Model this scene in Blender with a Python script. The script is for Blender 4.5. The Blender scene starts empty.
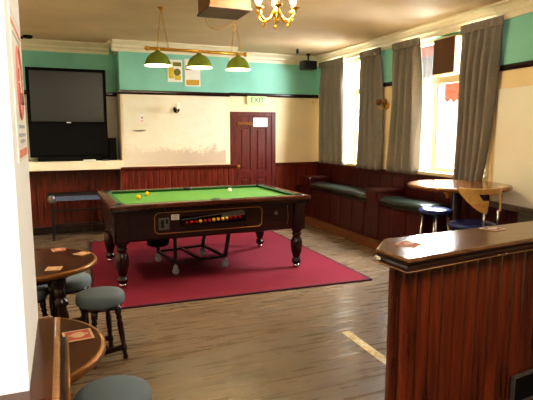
import bpy, bmesh, math, random
from mathutils import Vector, Matrix, noise
random.seed(7)
C = bpy.context.scene.collection
PI = math.pi

# ------------------------------------------------------------------ materials
def lin(c):
    return tuple(((v/255)/12.92 if v/255 <= .04045 else ((v/255+.055)/1.055)**2.4) for v in c)

class NT:
    def __init__(s, name):
        s.m = bpy.data.materials.new(name); s.m.use_nodes = True
        s.t = s.m.node_tree; s.b = s.t.nodes['Principled BSDF']
        s.co = s.t.nodes.new('ShaderNodeTexCoord')
    def n(s, kind, **kw):
        x = s.t.nodes.new(kind)
        for k, v in kw.items():
            if hasattr(x, k) and not k[0].isupper(): setattr(x, k, v)
            else: x.inputs[k].default_value = v
        return x
    def l(s, a, b): s.t.links.new(a, b)
    def map(s, scale=(1,1,1), rot=(0,0,0), src='Object'):
        x = s.n('ShaderNodeMapping'); x.inputs['Scale'].default_value = scale; x.inputs['Rotation'].default_value = rot
        s.l(s.co.outputs[src], x.inputs['Vector']); return x.outputs[0]
    def noise(s, vec, scale=5, detail=4, rough=.55, dist=0):
        x = s.n('ShaderNodeTexNoise'); x.inputs['Scale'].default_value = scale; x.inputs['Detail'].default_value = detail
        x.inputs['Roughness'].default_value = rough; x.inputs['Distortion'].default_value = dist
        s.l(vec, x.inputs['Vector']); return x.outputs['Fac']
    def ramp(s, fac, stops):
        x = s.n('ShaderNodeValToRGB'); e = x.color_ramp.elements
        while len(e) < len(stops): e.new(.5)
        for i, (p, c) in enumerate(stops):
            e[i].position = p; e[i].color = (*c, 1) if len(c) == 3 else c
        s.l(fac, x.inputs[0]); return x.outputs[0]
    def mix(s, fac, a, b, mode='MIX'):
        x = s.n('ShaderNodeMix'); x.data_type = 'RGBA'; x.blend_type = mode
        for i, v in ((0, fac), (6, a), (7, b)):
            if hasattr(v, 'links'): s.l(v, x.inputs[i])
            elif i == 0: x.inputs[0].default_value = v
            else: x.inputs[i].default_value = (*v, 1)
        return x.outputs[2]
    def math(s, op, a, b=0.):
        x = s.n('ShaderNodeMath'); x.operation = op
        for i, v in ((0, a), (1, b)):
            if hasattr(v, 'links'): s.l(v, x.inputs[i])
            else: x.inputs[i].default_value = v
        return x.outputs[0]
    def xyz(s, src='Object'):
        x = s.n('ShaderNodeSeparateXYZ'); s.l(s.co.outputs[src], x.inputs[0]); return x.outputs
    def bump(s, h, strength=.2, dist=.01):
        x = s.n('ShaderNodeBump'); x.inputs['Strength'].default_value = strength; x.inputs['Distance'].default_value = dist
        s.l(h, x.inputs['Height']); s.l(x.outputs[0], s.b.inputs['Normal'])
    def done(s, col=None, rough=.5, metal=0., spec=None, emit=None, es=0.):
        if col is not None:
            if hasattr(col, 'links'): s.l(col, s.b.inputs['Base Color'])
            else: s.b.inputs['Base Color'].default_value = (*col, 1)
        if hasattr(rough, 'links'): s.l(rough, s.b.inputs['Roughness'])
        else: s.b.inputs['Roughness'].default_value = rough
        s.b.inputs['Metallic'].default_value = metal
        if spec is not None: s.b.inputs['Specular IOR Level'].default_value = spec
        if emit is not None:
            s.b.inputs['Emission Color'].default_value = (*emit, 1); s.b.inputs['Emission Strength'].default_value = es
        return s.m

def plain(name, rgb, rough=.5, metal=0, var=.12, scale=14, spec=None, emit=None, es=0):
    k = NT(name); c = lin(rgb)
    f = k.noise(k.map(), scale, 3)
    col = k.ramp(f, [(.3, tuple(v*(1-var) for v in c)), (.7, tuple(min(1, v*(1+var)) for v in c))])
    return k.done(col, rough, metal, spec, emit, es)

def wood(name, dark, light, scale=(14, 14, 1.2), rough=.28, spec=.5, dist=1.2, bump=.05):
    k = NT(name)
    v = k.map(scale)
    f = k.noise(v, 2.2, 6, .62, dist)
    f2 = k.noise(k.map((scale[0]*6, scale[1]*6, scale[2]*2)), 2, 3)
    g = k.math('ADD', k.math('MULTIPLY', f, .75), k.math('MULTIPLY', f2, .25))
    col = k.ramp(g, [(.32, lin(dark)), (.5, tuple((a+b)/2 for a, b in zip(lin(dark), lin(light)))), (.68, lin(light))])
    k.bump(f2, bump, .002)
    return k.done(col, k.ramp(f, [(.3, (rough*.8,)*3), (.7, (min(1, rough*1.35),)*3)]), 0, spec)

def paint_bands(name, zrail, upper, lower, noise_amt=.06, rough=.6):
    k = NT(name); o = k.xyz()
    n = k.noise(k.map((1, 1, 1)), 3, 5)
    up = k.ramp(n, [(.3, tuple(v*(1-noise_amt) for v in lin(upper))), (.7, tuple(min(1, v*(1+noise_amt)) for v in lin(upper)))])
    lo = k.ramp(n, [(.3, tuple(v*(1-noise_amt) for v in lin(lower))), (.7, tuple(min(1, v*(1+noise_amt)) for v in lin(lower)))])
    fac = k.math('GREATER_THAN', o[2], zrail)
    return k.done(k.mix(fac, lo, up), rough)

M = {}
M['mahog'] = wood('mahogany', (62, 17, 13), (112, 38, 26), rough=.3)
M['mahog_red'] = wood('red mahogany panelling', (30, 7, 4), (132, 46, 18), rough=.33)
M['mahog_dark'] = wood('dark mahogany', (18, 7, 6), (48, 16, 12), rough=.22)
M['bench_wood'] = wood('bench mahogany', (34, 6, 5), (78, 18, 12), rough=.32)
M['bar_clad'] = wood('bar cladding pine stained red', (28, 7, 3), (120, 45, 13), scale=(5, 5, .4), rough=.3, dist=1.2)
M['bar_top'] = wood('bar top', (66, 36, 22), (132, 92, 58), scale=(1.1, 12, 12), rough=.16, dist=1.5)
M['bar_edge'] = wood('bar top edge', (24, 9, 6), (58, 24, 14), scale=(1.5, 14, 14), rough=.42)
M['bar_worn'] = wood('worn arris', (92, 60, 34), (156, 112, 66), scale=(2, 14, 14), rough=.35)
M['table_wood'] = wood('pub table top', (36, 14, 7), (84, 42, 18), scale=(12, 1.5, 12), rough=.18)
M['tan_wood'] = wood('tan plywood', (172, 124, 62), (214, 168, 98), scale=(3, 3, 10), rough=.35)
M['honey'] = wood('honey oak', (112, 66, 26), (176, 118, 54), scale=(2, 10, 10), rough=.14)
M['pool_wood'] = wood('pool table cabinet', (26, 7, 9), (52, 16, 18), scale=(1.6, 12, 12), rough=.33)
M['pool_rail'] = wood('pool table rail', (46, 19, 12), (92, 48, 28), scale=(1.4, 12, 12), rough=.22)
M['plinth'] = wood('plinth board', (78, 42, 18), (136, 82, 36), scale=(12, 1.2, 12), rough=.5)
M['cream_trim'] = plain('cream gloss trim', (238, 226, 200), .4, var=.05, scale=4)
M['cream_sill'] = plain('cream sill', (226, 208, 160), .4, var=.05, scale=4)
M['white_paint'] = plain('white window paint', (206, 192, 156), .4, var=.04)
M['pillar'] = plain('white emulsion', (252, 253, 255), .7, var=.02, scale=3)
M['brass'] = plain('brass', (206, 160, 70), .28, .9, var=.15, scale=20)
M['brass_edge'] = plain('brass table edging', (126, 82, 36), .36, .6, var=.2, scale=25)
M['gold_line'] = plain('gold inlay line', (176, 128, 62), .4, .3)
M['chrome'] = plain('chrome', (215, 218, 222), .16, 1.0, var=.05)
M['steel'] = plain('grey steel', (120, 118, 116), .35, .7)
M['black'] = plain('black metal', (14, 13, 14), .4, .0, var=.2)
M['black_soft'] = plain('black plastic', (12, 11, 12), .65, var=.2, spec=.15)
M['green_shade'] = plain('green enamel', (100, 114, 40), .25, var=.1)
M['rubber'] = plain('castor rubber', (120, 118, 120), .5)
M['blue_seat'] = plain('blue vinyl', (28, 42, 96), .25, var=.15)
M['green_vinyl'] = plain('dark green leatherette', (22, 32, 23), .3, var=.2, scale=8)
M['white_plastic'] = plain('white plastic', (235, 232, 226), .4, var=.03)
M['paper'] = plain('paper', (240, 236, 230), .7, var=.03)
M['yellow_ball'] = plain('yellow ball', (236, 178, 20), .1, var=.03)
M['red_ball'] = plain('red ball', (150, 26, 18), .1, var=.03)
M['white_ball'] = plain('cue ball', (246, 236, 204), .1, var=.02)
M['red_print'] = plain('red print', (206, 74, 62), .6)
M['grey_print'] = plain('grey print', (170, 176, 182), .6)
M['dark_print'] = plain('dark print', (70, 60, 60), .6)
M['green_print'] = plain('green print', (40, 120, 70), .6)
M['yellow_print'] = plain('yellow print', (214, 186, 40), .6)
M['gold_print'] = plain('gold print', (196, 152, 40), .6)
M['olive_print'] = plain('olive print', (120, 116, 34), .6)
M['glass_cream'] = plain('cream glass shade', (236, 220, 190), .3, emit=lin((236, 220, 190)), es=.15)
M['tv_black'] = plain('tv cabinet black', (9, 8, 9), .6, var=.2, spec=.12)
M['tv_screen'] = plain('tv screen grey', (46, 44, 43), .3, var=.06, scale=2)
M['smoked'] = plain('smoked ball window', (26, 12, 12), .15)
M['awning'] = plain('orange canvas', (122, 46, 14), .8, var=.1)
M['brick'] = plain('outside brick', (92, 46, 34), .9, var=.2, scale=30)
M['outside_white'] = plain('outside render', (235, 228, 214), .9, var=.05, scale=2)
M['fascia'] = plain('slate fascia', (46, 40, 40), .8)
M['apron_glare'] = plain('blue grey painted glare', (86, 98, 122), .3)  # bluish glare put into the colour of the black table's apron
M['card'] = plain('beer mat card', (178, 142, 100), .7)
M['mat_red'] = plain('beer mat red', (150, 50, 40), .7)
M['mat_dark'] = plain('beer mat dark', (84, 50, 38), .7)
M['mat_gold'] = plain('beer mat gold', (150, 104, 58), .7)
M['castor_grey'] = plain('castor grey', (150, 154, 156), .45)
M['overexposed_red'] = plain('overexposed red print', (226, 132, 116), .6)  # red print paled in its colour to look overexposed
M['overexposed_figure'] = plain('overexposed brown print', (150, 90, 84), .6)  # figure lightened in its colour, overexposed like the ring
M['dado_grey'] = plain('grey brown dado', (126, 110, 92), .4)
M['cable'] = plain('gold flex', (176, 140, 84), .5)
M['grey_panel'] = plain('grey green panel', (96, 92, 80), .5)
M['cream_box'] = plain('cream casing', (226, 206, 130), .4)
M['brown_grille'] = plain('brown grille', (84, 54, 30), .6, var=.2, scale=60)
M['box_brown'] = wood('brown veneer', (84, 50, 28), (132, 84, 46), scale=(2, 10, 10), rough=.4)
M['box_under'] = plain('brown grey underside', (104, 82, 68), .6)

# carpets and fabrics
def fabric(name, rgb, var=.2, scale=160, rough=.95, big=.12):
    k = NT(name); c = lin(rgb)
    f = k.noise(k.map(), scale, 2); g = k.noise(k.map(), 4, 4)
    a = k.ramp(f, [(.25, tuple(v*(1-var) for v in c)), (.75, tuple(min(1, v*(1+var)) for v in c))])
    col = k.mix(1.0, a, k.ramp(g, [(.3, (1-big,)*3), (.7, (1, 1, 1))]), 'MULTIPLY')
    k.bump(f, .25, .004)
    return k.done(col, rough, 0, .2)
M['rug'] = fabric('crimson carpet', (110, 25, 40), .14)
M['rug_edge'] = fabric('carpet binding', (66, 30, 40), .1)
M['curtain'] = fabric('taupe velvet curtain', (136, 130, 122), .1, 60)
M['stool_fab'] = fabric('grey blue upholstery', (102, 112, 116), .1, 200)
M['teal_fab'] = fabric('teal upholstery', (64, 104, 110), .1, 200)
# pool cloth
k = NT('pool cloth'); f = k.noise(k.map(), 120, 2)
M['cloth'] = k.done(k.ramp(f, [(.3, lin((74, 118, 52))), (.7, lin((90, 136, 64)))]), .9, 0, .2)
M['cushion'] = plain('cushion cloth', (26, 78, 28), .9, var=.1)

# floor planks (run along X), worn
k = NT('worn floorboards')
br = k.n('ShaderNodeTexBrick'); br.offset = .37; br.offset_frequency = 2
for s_, v_ in (('Scale', 1.), ('Mortar Size', .004), ('Mortar Smooth', .2), ('Bias', 0.), ('Brick Width', 2.6), ('Row Height', .13)):
    br.inputs[s_].default_value = v_
br.inputs['Color1'].default_value = (*lin((96, 76, 56)), 1); br.inputs['Color2'].default_value = (*lin((120, 98, 76)), 1)
br.inputs['Mortar'].default_value = (*lin((84, 60, 40)), 1)
k.l(k.map(), br.inputs['Vector'])
gr = k.noise(k.map((1.2, 16, 1)), 3, 6, .6, .6)
wear = k.noise(k.map((.9, 2.2, 1)), 1.6, 5, .6, .4)
col = k.mix(.55, br.outputs['Color'], k.ramp(gr, [(.3, lin((68, 54, 40))), (.7, lin((130, 111, 88)))]), 'MIX')
col = k.mix(k.ramp(wear, [(.45, (0, 0, 0)), (.68, (.55,)*3)]), col, lin((108, 98, 86)))
ro = k.ramp(k.noise(k.map((.8, 7, 1)), 3, 5), [(.35, (.2,)*3), (.65, (.42,)*3)])
k.bump(k.math('ADD', gr, k.math('MULTIPLY', br.outputs['Fac'], -1.5)), .25, .004)
M['floor'] = k.done(col, ro, 0, .5)

k = NT('nicotine stained ceiling')
n = k.noise(k.map(), .55, 4)
x = k.xyz()
M['ceiling'] = k.done(k.ramp(n, [(.35, lin((194, 168, 132))), (.65, lin((220, 196, 160)))]), .85)

TEAL = (140, 204, 188); CREAM = (240, 222, 190)
M['wall_left_recess'] = paint_bands('teal over pale grey', 2.16, TEAL, (196, 190, 178))
M['wall_recess'] = paint_bands('teal over cream', 2.21, TEAL, (238, 220, 184))
M['wall_window'] = paint_bands('teal over cream window wall', 2.27, TEAL, (240, 216, 172))
M['wall_breast'] = paint_bands('teal over white chimney breast', 2.17, TEAL, (240, 226, 194))
# scuffed panel on the breast
k = NT('scuffed cream panel'); o = k.xyz()
n1 = k.noise(k.map((2.4, 1, 3)), 2.4, 6, .65, .4); n2 = k.noise(k.map((7, 1, 9)), 3, 5, .7)
low = k.ramp(o[2], [(0, (0, 0, 0)), (1, (1, 1, 1))])
def msk(z0, z1, inv=False):
    mr = k.n('ShaderNodeMapRange'); mr.inputs[1].default_value = z0; mr.inputs[2].default_value = z1
    k.l(o[2], mr.inputs[0]); return mr.outputs[0]
h = k.math('SUBTRACT', 1., msk(1.08, 1.52))
sc_ = k.math('ADD', k.math('MULTIPLY', h, .62), k.math('ADD', k.math('MULTIPLY', n1, .8), k.math('MULTIPLY', n2, .45)))
patch = k.ramp(sc_, [(.86, (0, 0, 0)), (.98, (.8,)*3)])
xr = k.n('ShaderNodeMapRange'); xr.inputs[1].default_value = 1.0; xr.inputs[2].default_value = 2.1; k.l(o[0], xr.inputs[0])
patch = k.mix(1., patch, k.ramp(xr.outputs[0], [(0, (.35,)*3), (.8, (1,)*3)]), 'MULTIPLY')
base = k.ramp(n1, [(.3, lin((238, 226, 200))), (.7, lin((242, 235, 218)))])
M['breast_panel'] = k.done(k.mix(patch, base, lin((196, 172, 150))), .5)
k = NT('glossy cream board'); n = k.noise(k.map(), 2, 3)
M['board'] = k.done(k.ramp(n, [(.3, lin((246, 240, 222))), (.7, lin((250, 246, 232)))]), .2)

# emissive bits
def emis(name, rgb, s):
    k = NT(name); return k.done(lin(rgb), .4, 0, None, lin(rgb), s)
M['bulb'] = emis('lit bulb', (255, 226, 150), 20)
M['shade_in'] = emis('lit shade lining', (255, 240, 180), 4)
M['exit'] = emis('exit sign lit face', (200, 226, 160), .15)
# window glass
k = NT('window glass')
t_ = k.n('ShaderNodeBsdfTransparent'); g_ = k.n('ShaderNodeBsdfGlossy'); g_.inputs['Roughness'].default_value = .02
mx = k.n('ShaderNodeMixShader'); mx.inputs[0].default_value = .06
k.l(t_.outputs[0], mx.inputs[1]); k.l(g_.outputs[0], mx.inputs[2])
k.l(mx.outputs[0], k.t.nodes['Material Output'].inputs['Surface']); M['glass'] = k.m

# ------------------------------------------------------------------ mesh helpers
def BM(): return bmesh.new()

def box(bm, x0, x1, y0, y1, z0, z1, bev=0, rot=None, about=None):
    r = bmesh.ops.create_cube(bm, size=1)
    vs = r['verts']
    for v in vs:
        v.co = Vector((x0 + (v.co.x+.5)*(x1-x0), y0 + (v.co.y+.5)*(y1-y0), z0 + (v.co.z+.5)*(z1-z0)))
    if bev:
        es = list({e for v in vs for e in v.link_edges})
        rr = bmesh.ops.bevel(bm, geom=es, offset=bev, segments=2, affect='EDGES', profile=.6)
        vs = list({v for f in rr['faces'] for v in f.verts} | {v for v in vs if v.is_valid})
    if rot is not None:
        bmesh.ops.rotate(bm, verts=vs, cent=about or (0, 0, 0), matrix=rot)
    return vs

def lathe(bm, prof, c=(0, 0, 0), seg=24, axis=None, cap=True):
    """prof: list of (r, z). axis: unit vector (default +Z)"""
    q = Vector((0, 0, 1)).rotation_difference(Vector(axis)) if axis is not None else None
    rings = []
    for r, z in prof:
        ring = []
        for i in range(seg):
            a = 2*PI*i/seg
            p = Vector((r*math.cos(a), r*math.sin(a), z))
            if q: p = q @ p
            ring.append(bm.verts.new(p + Vector(c)))
        rings.append(ring)
    for a, b in zip(rings, rings[1:]):
        for i in range(seg):
            f = bm.faces.new((a[i], a[(i+1) % seg], b[(i+1) % seg], b[i])); f.smooth = True
    if cap:
        bm.faces.new(list(reversed(rings[0]))); bm.faces.new(rings[-1])

def leg_lathe(bm, p, q, prof, seg=14):
    """prof: list of (r, t) t in 0..1 from p to q"""
    p, q = Vector(p), Vector(q); d = q-p
    lathe(bm, [(r, t*d.length) for r, t in prof], p, seg, d.normalized())

def tube(bm, pts, r, seg=8, closed=False):
    pts = [Vector(p) for p in pts]; n = len(pts); rings = []
    up = Vector((0, 0, 1))
    for i, p in enumerate(pts):
        if closed: t = pts[(i+1) % n]-pts[(i-1) % n]
        else: t = pts[min(i+1, n-1)]-pts[max(i-1, 0)]
        t.normalize()
        u = t.cross(up)
        if u.length < .05: u = t.cross(Vector((1, 0, 0)))
        u.normalize(); w = u.cross(t)
        rr = r[i] if isinstance(r, (list, tuple)) else r
        rings.append([bm.verts.new(p + (u*math.cos(2*PI*j/seg) + w*math.sin(2*PI*j/seg))*rr) for j in range(seg)])
    m = n if closed else n-1
    for i in range(m):
        a, b = rings[i], rings[(i+1) % n]
        for j in range(seg):
            f = bm.faces.new((a[j], a[(j+1) % seg], b[(j+1) % seg], b[j])); f.smooth = True
    if not closed:
        bm.faces.new(list(reversed(rings[0]))); bm.faces.new(rings[-1])

def beam(bm, p, q, w, h=None):
    p, q = Vector(p), Vector(q); h = h or w
    t = (q-p).normalized(); u = t.cross(Vector((0, 0, 1)))
    if u.length < .05: u = Vector((1, 0, 0))
    u.normalize(); v = u.cross(t)
    a = [bm.verts.new(p + u*sx*w/2 + v*sy*h/2) for sx, sy in ((-1, -1), (1, -1), (1, 1), (-1, 1))]
    b = [bm.verts.new(q + u*sx*w/2 + v*sy*h/2) for sx, sy in ((-1, -1), (1, -1), (1, 1), (-1, 1))]
    for i in range(4): bm.faces.new((a[i], a[(i+1) % 4], b[(i+1) % 4], b[i]))
    bm.faces.new(a[::-1]); bm.faces.new(b)

def prism(bm, poly, z0, z1):
    a = [bm.verts.new((x, y, z0)) for x, y in poly]; b = [bm.verts.new((x, y, z1)) for x, y in poly]
    n = len(poly)
    for i in range(n): bm.faces.new((a[i], a[(i+1) % n], b[(i+1) % n], b[i]))
    bm.faces.new(a[::-1]); bm.faces.new(b)

def extrude_profile(bm, prof, p0, p1, out, caps=True):
    """prof: list of (d, z): d along 'out' dir; sweeps from p0 to p1 (xy)."""
    o = Vector((*out, 0)).normalized()
    A = [bm.verts.new(Vector((*p0, 0)) + o*d + Vector((0, 0, z))) for d, z in prof]
    B = [bm.verts.new(Vector((*p1, 0)) + o*d + Vector((0, 0, z))) for d, z in prof]
    for i in range(len(prof)-1): bm.faces.new((A[i], A[i+1], B[i+1], B[i]))
    if caps:
        bm.faces.new(A); bm.faces.new(B[::-1])

def sphere(bm, c, r, u=16, v=10):
    s = bmesh.ops.create_uvsphere(bm, u_segments=u, v_segments=v, radius=r)
    for x in s['verts']: x.co += Vector(c)
    for f in {f for x in s['verts'] for f in x.link_faces}: f.smooth = True

def obj(name, bm, mat, parent=None, bevel=0, world=False, smooth=False):
    bmesh.ops.recalc_face_normals(bm, faces=bm.faces[:])
    me = bpy.data.meshes.new(name); bm.to_mesh(me); bm.free()
    for m in (mat if isinstance(mat, (list, tuple)) else [mat]): me.materials.append(M[m] if isinstance(m, str) else m)
    o = bpy.data.objects.new(name, me); C.objects.link(o)
    if smooth:
        for p in me.polygons: p.use_smooth = True
    if parent: o.parent = parent
    if bevel:
        b = o.modifiers.new('bevel', 'BEVEL'); b.width = bevel; b.segments = 2; b.limit_method = 'ANGLE'; b.angle_limit = math.radians(40)
    return o

def thing(name, label, cat, loc=(0, 0, 0), rotz=0, group=None):
    o = bpy.data.objects.new(name, None); C.objects.link(o)
    o.location = loc; o.rotation_euler = (0, 0, rotz); o.empty_display_size = .1
    o['label'] = label; o['category'] = cat
    if group: o['group'] = group
    return o
def tag(o, label, cat, group=None):
    o['label'] = label; o['category'] = cat
    if group: o['group'] = group
    return o
def struct(name, bm, mat, label, cat='', parent=None, **kw):
    o = obj(name, bm, mat, parent, **kw)
    o['kind'] = 'structure'; o['label'] = label; o['category'] = cat or name.split('_')[0]
    return o
def dup(root, loc, rotz, label, group=None):
    r = root.copy(); C.objects.link(r); r.location = loc; r.rotation_euler = (0, 0, rotz); r['label'] = label
    if group: r['group'] = group
    for ch in list(root.children):
        c = ch.copy(); C.objects.link(c); c.parent = r
        for g in list(ch.children):
            d = g.copy(); C.objects.link(d); d.parent = c
    return r
def recolor(o, mat):   # give one copy its own material without touching the others
    o.data = o.data.copy(); o.data.materials.clear(); o.data.materials.append(M[mat])

# ------------------------------------------------------------------ setting
ZC = 2.93; XR = 4.45; YL = 8.47; YB = 8.05
XB0, XB1 = .86, 2.60

bm = BM(); box(bm, -2.6, 6.2, -2.6, 8.7, -.08, 0); struct('floor', bm, 'floor', 'worn brown wooden floorboards')
bm = BM(); box(bm, -2.6, 4.75, -2.6, 8.7, ZC, ZC+.08); struct('ceiling', bm, 'ceiling', 'cream ceiling of the bar room')
bm = BM(); box(bm, -2.6, XB0, YL, YL+.15, 0, ZC); struct('wall_back_left', bm, 'wall_left_recess', 'teal and pale wall of the alcove behind the television')
bm = BM(); box(bm, XB0, XB1, YB, YL+.15, 0, ZC); struct('wall_back_chimney', bm, 'wall_breast', 'projecting teal and cream chimney breast')
bm = BM(); box(bm, XB0+.03, XB1-.08, YB-.012, YB, 1.07, 2.15); struct('trim_1', bm, 'breast_panel', 'scuffed cream panel on the chimney breast above the wainscot', 'panel')
bm = BM(); box(bm, XB1, XR+.3, YL, YL+.15, 0, ZC); struct('wall_back_right', bm, 'wall_recess', 'teal and cream wall around the brown door')
# left and rear walls (out of view, close the room)
bm = BM(); box(bm, -2.75, -2.6, -2.6, 8.7, 0, ZC); struct('wall_left', bm, 'wall_recess', 'cream left side wall of the room')
bm = BM(); box(bm, -2.75, 4.75, -2.75, -2.6, 0, ZC); struct('wall_front', bm, 'wall_recess', 'cream wall on the serving side')

# window wall with two openings; wall thickness .22 outward
WIN = [(6.62, 8.02), (4.40, 5.98)]   # Y ranges
ZS, ZT = 1.06, 2.78
bm = BM()
ys = [8.62, WIN[0][1], WIN[0][0], WIN[1][1], WIN[1][0], 4.3]
box(bm, XR, XR+.22, ys[1], ys[0], 0, ZC); box(bm, XR, XR+.22, ys[3], ys[2], 0, ZC); box(bm, XR, XR+.22, ys[5], ys[4], 0, ZC)
for a, b in WIN:
    box(bm, XR, XR+.22, a, b, 0, ZS); box(bm, XR, XR+.22, a, b, ZT, ZC)
struct('wall_right', bm, 'wall_window', 'teal and cream window wall')
# slightly canted wall piece beyond the second window
A0 = Vector((4.46, 4.3)); A1 = Vector((4.30, 2.2)); ad = (A1-A0).normalized(); an = Vector((ad.y, -ad.x))   # outward normal
if an.x < 0: an = -an
inn = -an
bm = BM(); prism(bm, [A0, A1, A1+an*.2, A0+an*.2], 0, ZC); struct('wall_right_end', bm, 'wall_window', 'teal and cream wall section beside the last curtain')
bm = BM(); prism(bm, [A1, A1+an*.2, Vector((4.75, -2.6)), Vector((4.3, -2.6))], 0, ZC); struct('wall_right_near', bm, 'wall_window', 'cream wall continuing behind the bar')
bm = BM(); p, q = A0+ad*.05, A1
prism(bm, [p+inn*.0, q, q+inn*.016, p+inn*.016], .82, 2.05); struct('trim_2', bm, 'board', 'glossy pale board on the end wall', 'panel')

# wainscot
def clad(bm, p0, p1, out, z0, z1, pitch=.095, t=.022, gap=.008, base=.012):
    p0, p1 = Vector(p0), Vector(p1); d = p1-p0; L = d.length; d.normalize(); o = Vector(out).normalized()
    n = max(1, round(L/pitch)); w = L/n
    prism(bm, [p0, p1, p1+o*base, p0+o*base], z0, z1)
    for i in range(n):
        a = p0+d*(i*w+gap/2); b = p0+d*((i+1)*w-gap/2); m_ = w*.12
        prism(bm, [a+o*base, b+o*base, b+o*(t-.004), b-d*m_+o*t, a+d*m_+o*t, a+o*(t-.004)], z0, z1)
def rail(bm, p0, p1, out, z, h=.06, d=.05):
    extrude_profile(bm, [(0, z-h), (d*.45, z-h), (d*.55, z-h*.4), (d, z-h*.35), (d, z), (0, z)], p0, p1, out)
bm = BM(); clad(bm, (-2.0, YL), (XB0, YL), (0, -1), .1, 1.0); struct('wainscot', bm, 'mahog_red', 'mahogany boarded wainscot under the television shelf', 'wainscot')
bm = BM(); clad(bm, (XB0-.03, YB), (XB1+.05, YB), (0, -1), .1, 1.0); rail(bm, (XB0-.03, YB), (XB1+.06, YB), (0, -1), 1.045, .07, .06); struct('wainscot', bm, 'mahog_red', 'mahogany boarded wainscot on the chimney breast', 'wainscot')
bm = BM(); clad(bm, (3.60, YL), (XR, YL), (0, -1), .1, .98, .2); rail(bm, (3.60, YL), (XR, YL), (0, -1), 1.025, .07, .05); struct('wainscot', bm, 'mahog_red', 'mahogany wainscot right of the door', 'wainscot')
bm = BM(); clad(bm, (XR, YL), (XR, 4.3), (-1, 0), .1, .98, .3); rail(bm, (XR, YL), (XR, 4.3), (-1, 0), 1.03, .08, .05); struct('wainscot', bm, 'bench_wood', 'dark red wainscot under the windows behind the bench', 'wainscot')
bm = BM(); clad(bm, A0, A1, inn, .1, .77, .3); struct('wainscot', bm, 'bench_wood', 'low dark wainscot under the glossy board', 'wainscot')
bm = BM(); rail(bm, A0, A1, inn, .815, .06, .05); struct('trim_14', bm, 'dado_grey', 'grey brown dado rail under the glossy board', 'dado rail')
bm = BM()
box(bm, -2.0, XB0, YL-.03, YL, 0, .12); box(bm, XB0-.03, XB1, YB-.03, YB, 0, .12); box(bm, 3.6, XR, YL-.03, YL, 0, .12)
struct('baseboard_back', bm, 'mahog_dark', 'dark skirting along the back wall', 'skirting', bevel=.004)

# picture rails
def prail(n, p0, p1, out, z, label):
    bm = BM(); extrude_profile(bm, [(0, z-.03), (.018, z-.03), (.032, z-.005), (.032, z+.018), (.02, z+.03), (0, z+.03)], p0, p1, out)
    struct('trim_%d' % n, bm, 'mahog_dark', label, 'picture rail')
prail(3, (-2, YL), (XB0, YL), (0, -1), 2.17, 'dark picture rail in the television alcove')
prail(4, (XB0-.03, YB), (XB1, YB), (0, -1), 2.185, 'dark picture rail across the chimney breast')
prail(5, (XB1, YL), (XR, YL), (0, -1), 2.225, 'dark picture rail above the exit sign')
prail(6, (XR, WIN[0][0]-.05), (XR, WIN[1][1]+.05), (-1, 0), 2.27, 'dark picture rail between the two windows')
prail(7, A0, A1, inn, 2.27, 'dark picture rail on the end wall')
# cornices
CP = [(0, -.15), (.02, -.15), (.025, -.11), (.055, -.09), (.06, -.065), (.1, -.03), (.15, -.022), (.15, 0), (0, 0)]
def cornice(n, segs, label, s=1., z=ZC):
    bm = BM()
    for p0, p1, out in segs: extrude_profile(bm, [(d*s, z+h*s) for d, h in CP], p0, p1, out)
    struct('trim_%d' % n, bm, 'cream_trim', label, 'cornice')
cornice(8, [((-2.0, YL), (XB0-.1, YL), (0, -1))], 'cream cornice over the television alcove')
cornice(9, [((XB0-.1, YB), (XB1+.1, YB), (0, -1)), ((XB0, YL), (XB0, YB), (-1, 0)), ((XB1, YL), (XB1, YB), (1, 0))], 'moulded cornice around the chimney breast')
cornice(10, [((XB1, YL), (XR, YL), (0, -1))], 'cream cornice over the door')
cornice(11, [((XR, YL), (XR, 4.3), (-1, 0))], 'moulded cornice along the window wall', 1.05)
cornice(12, [(A0, A1, inn)], 'moulded cornice on the end wall', 1.05)

# alcove shelf
bm = BM(); box(bm, -2.0, XB0, 8.0, YL, 1.02, 1.15, .008); struct('trim_13', bm, 'cream_trim', 'thick cream shelf under the television', 'shelf')

# windows
for i, (a, b) in enumerate(WIN):
    bm = BM(); f = .055; X0, X1 = XR+.1, XR+.16
    box(bm, X0, X1, a, a+f, ZS, ZT); box(bm, X0, X1, b-f, b, ZS, ZT); box(bm, X0+.002, X1-.002, a+f, b-f, ZS, ZS+f+.02); box(bm, X0+.002, X1-.002, a+f, b-f, ZT-f, ZT)
    zt = 2.24
    box(bm, X0-.02, X1, a, b, zt-.045, zt+.045)
    ym = b-.60 if i else (a+b)/2
    for dy in (-.03, .03): box(bm, X0, X1, ym+dy-.022, ym+dy+.022, ZS, ZT)
    w = struct('window_%d' % (i+1), bm, 'white_paint', ['tall bright window nearest the back corner', 'wide window with boxed unit in its upper pane'][i], bevel=.004)
    bm = BM(); box(bm, X0+.025, X0+.031, a, b, ZS, ZT); g = obj('window_pane', bm, 'glass', w)
    bm = BM(); box(bm, XR-.06, XR+.16, a-.04, b+.04, ZS-.03, ZS+.015, .006)
    s = obj('window_sill', bm, 'cream_sill', w)
    bm = BM()
    for y0, y1 in ((a-.07, a), (b, b+.07)): box(bm, XR-.018, XR+.02, y0, y1, ZS, ZT+.05)
    box(bm, XR-.016, XR+.02, a, b, ZT, ZT+.05)
    obj('window_frame', bm, 'white_paint', w, bevel=.004)

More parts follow.
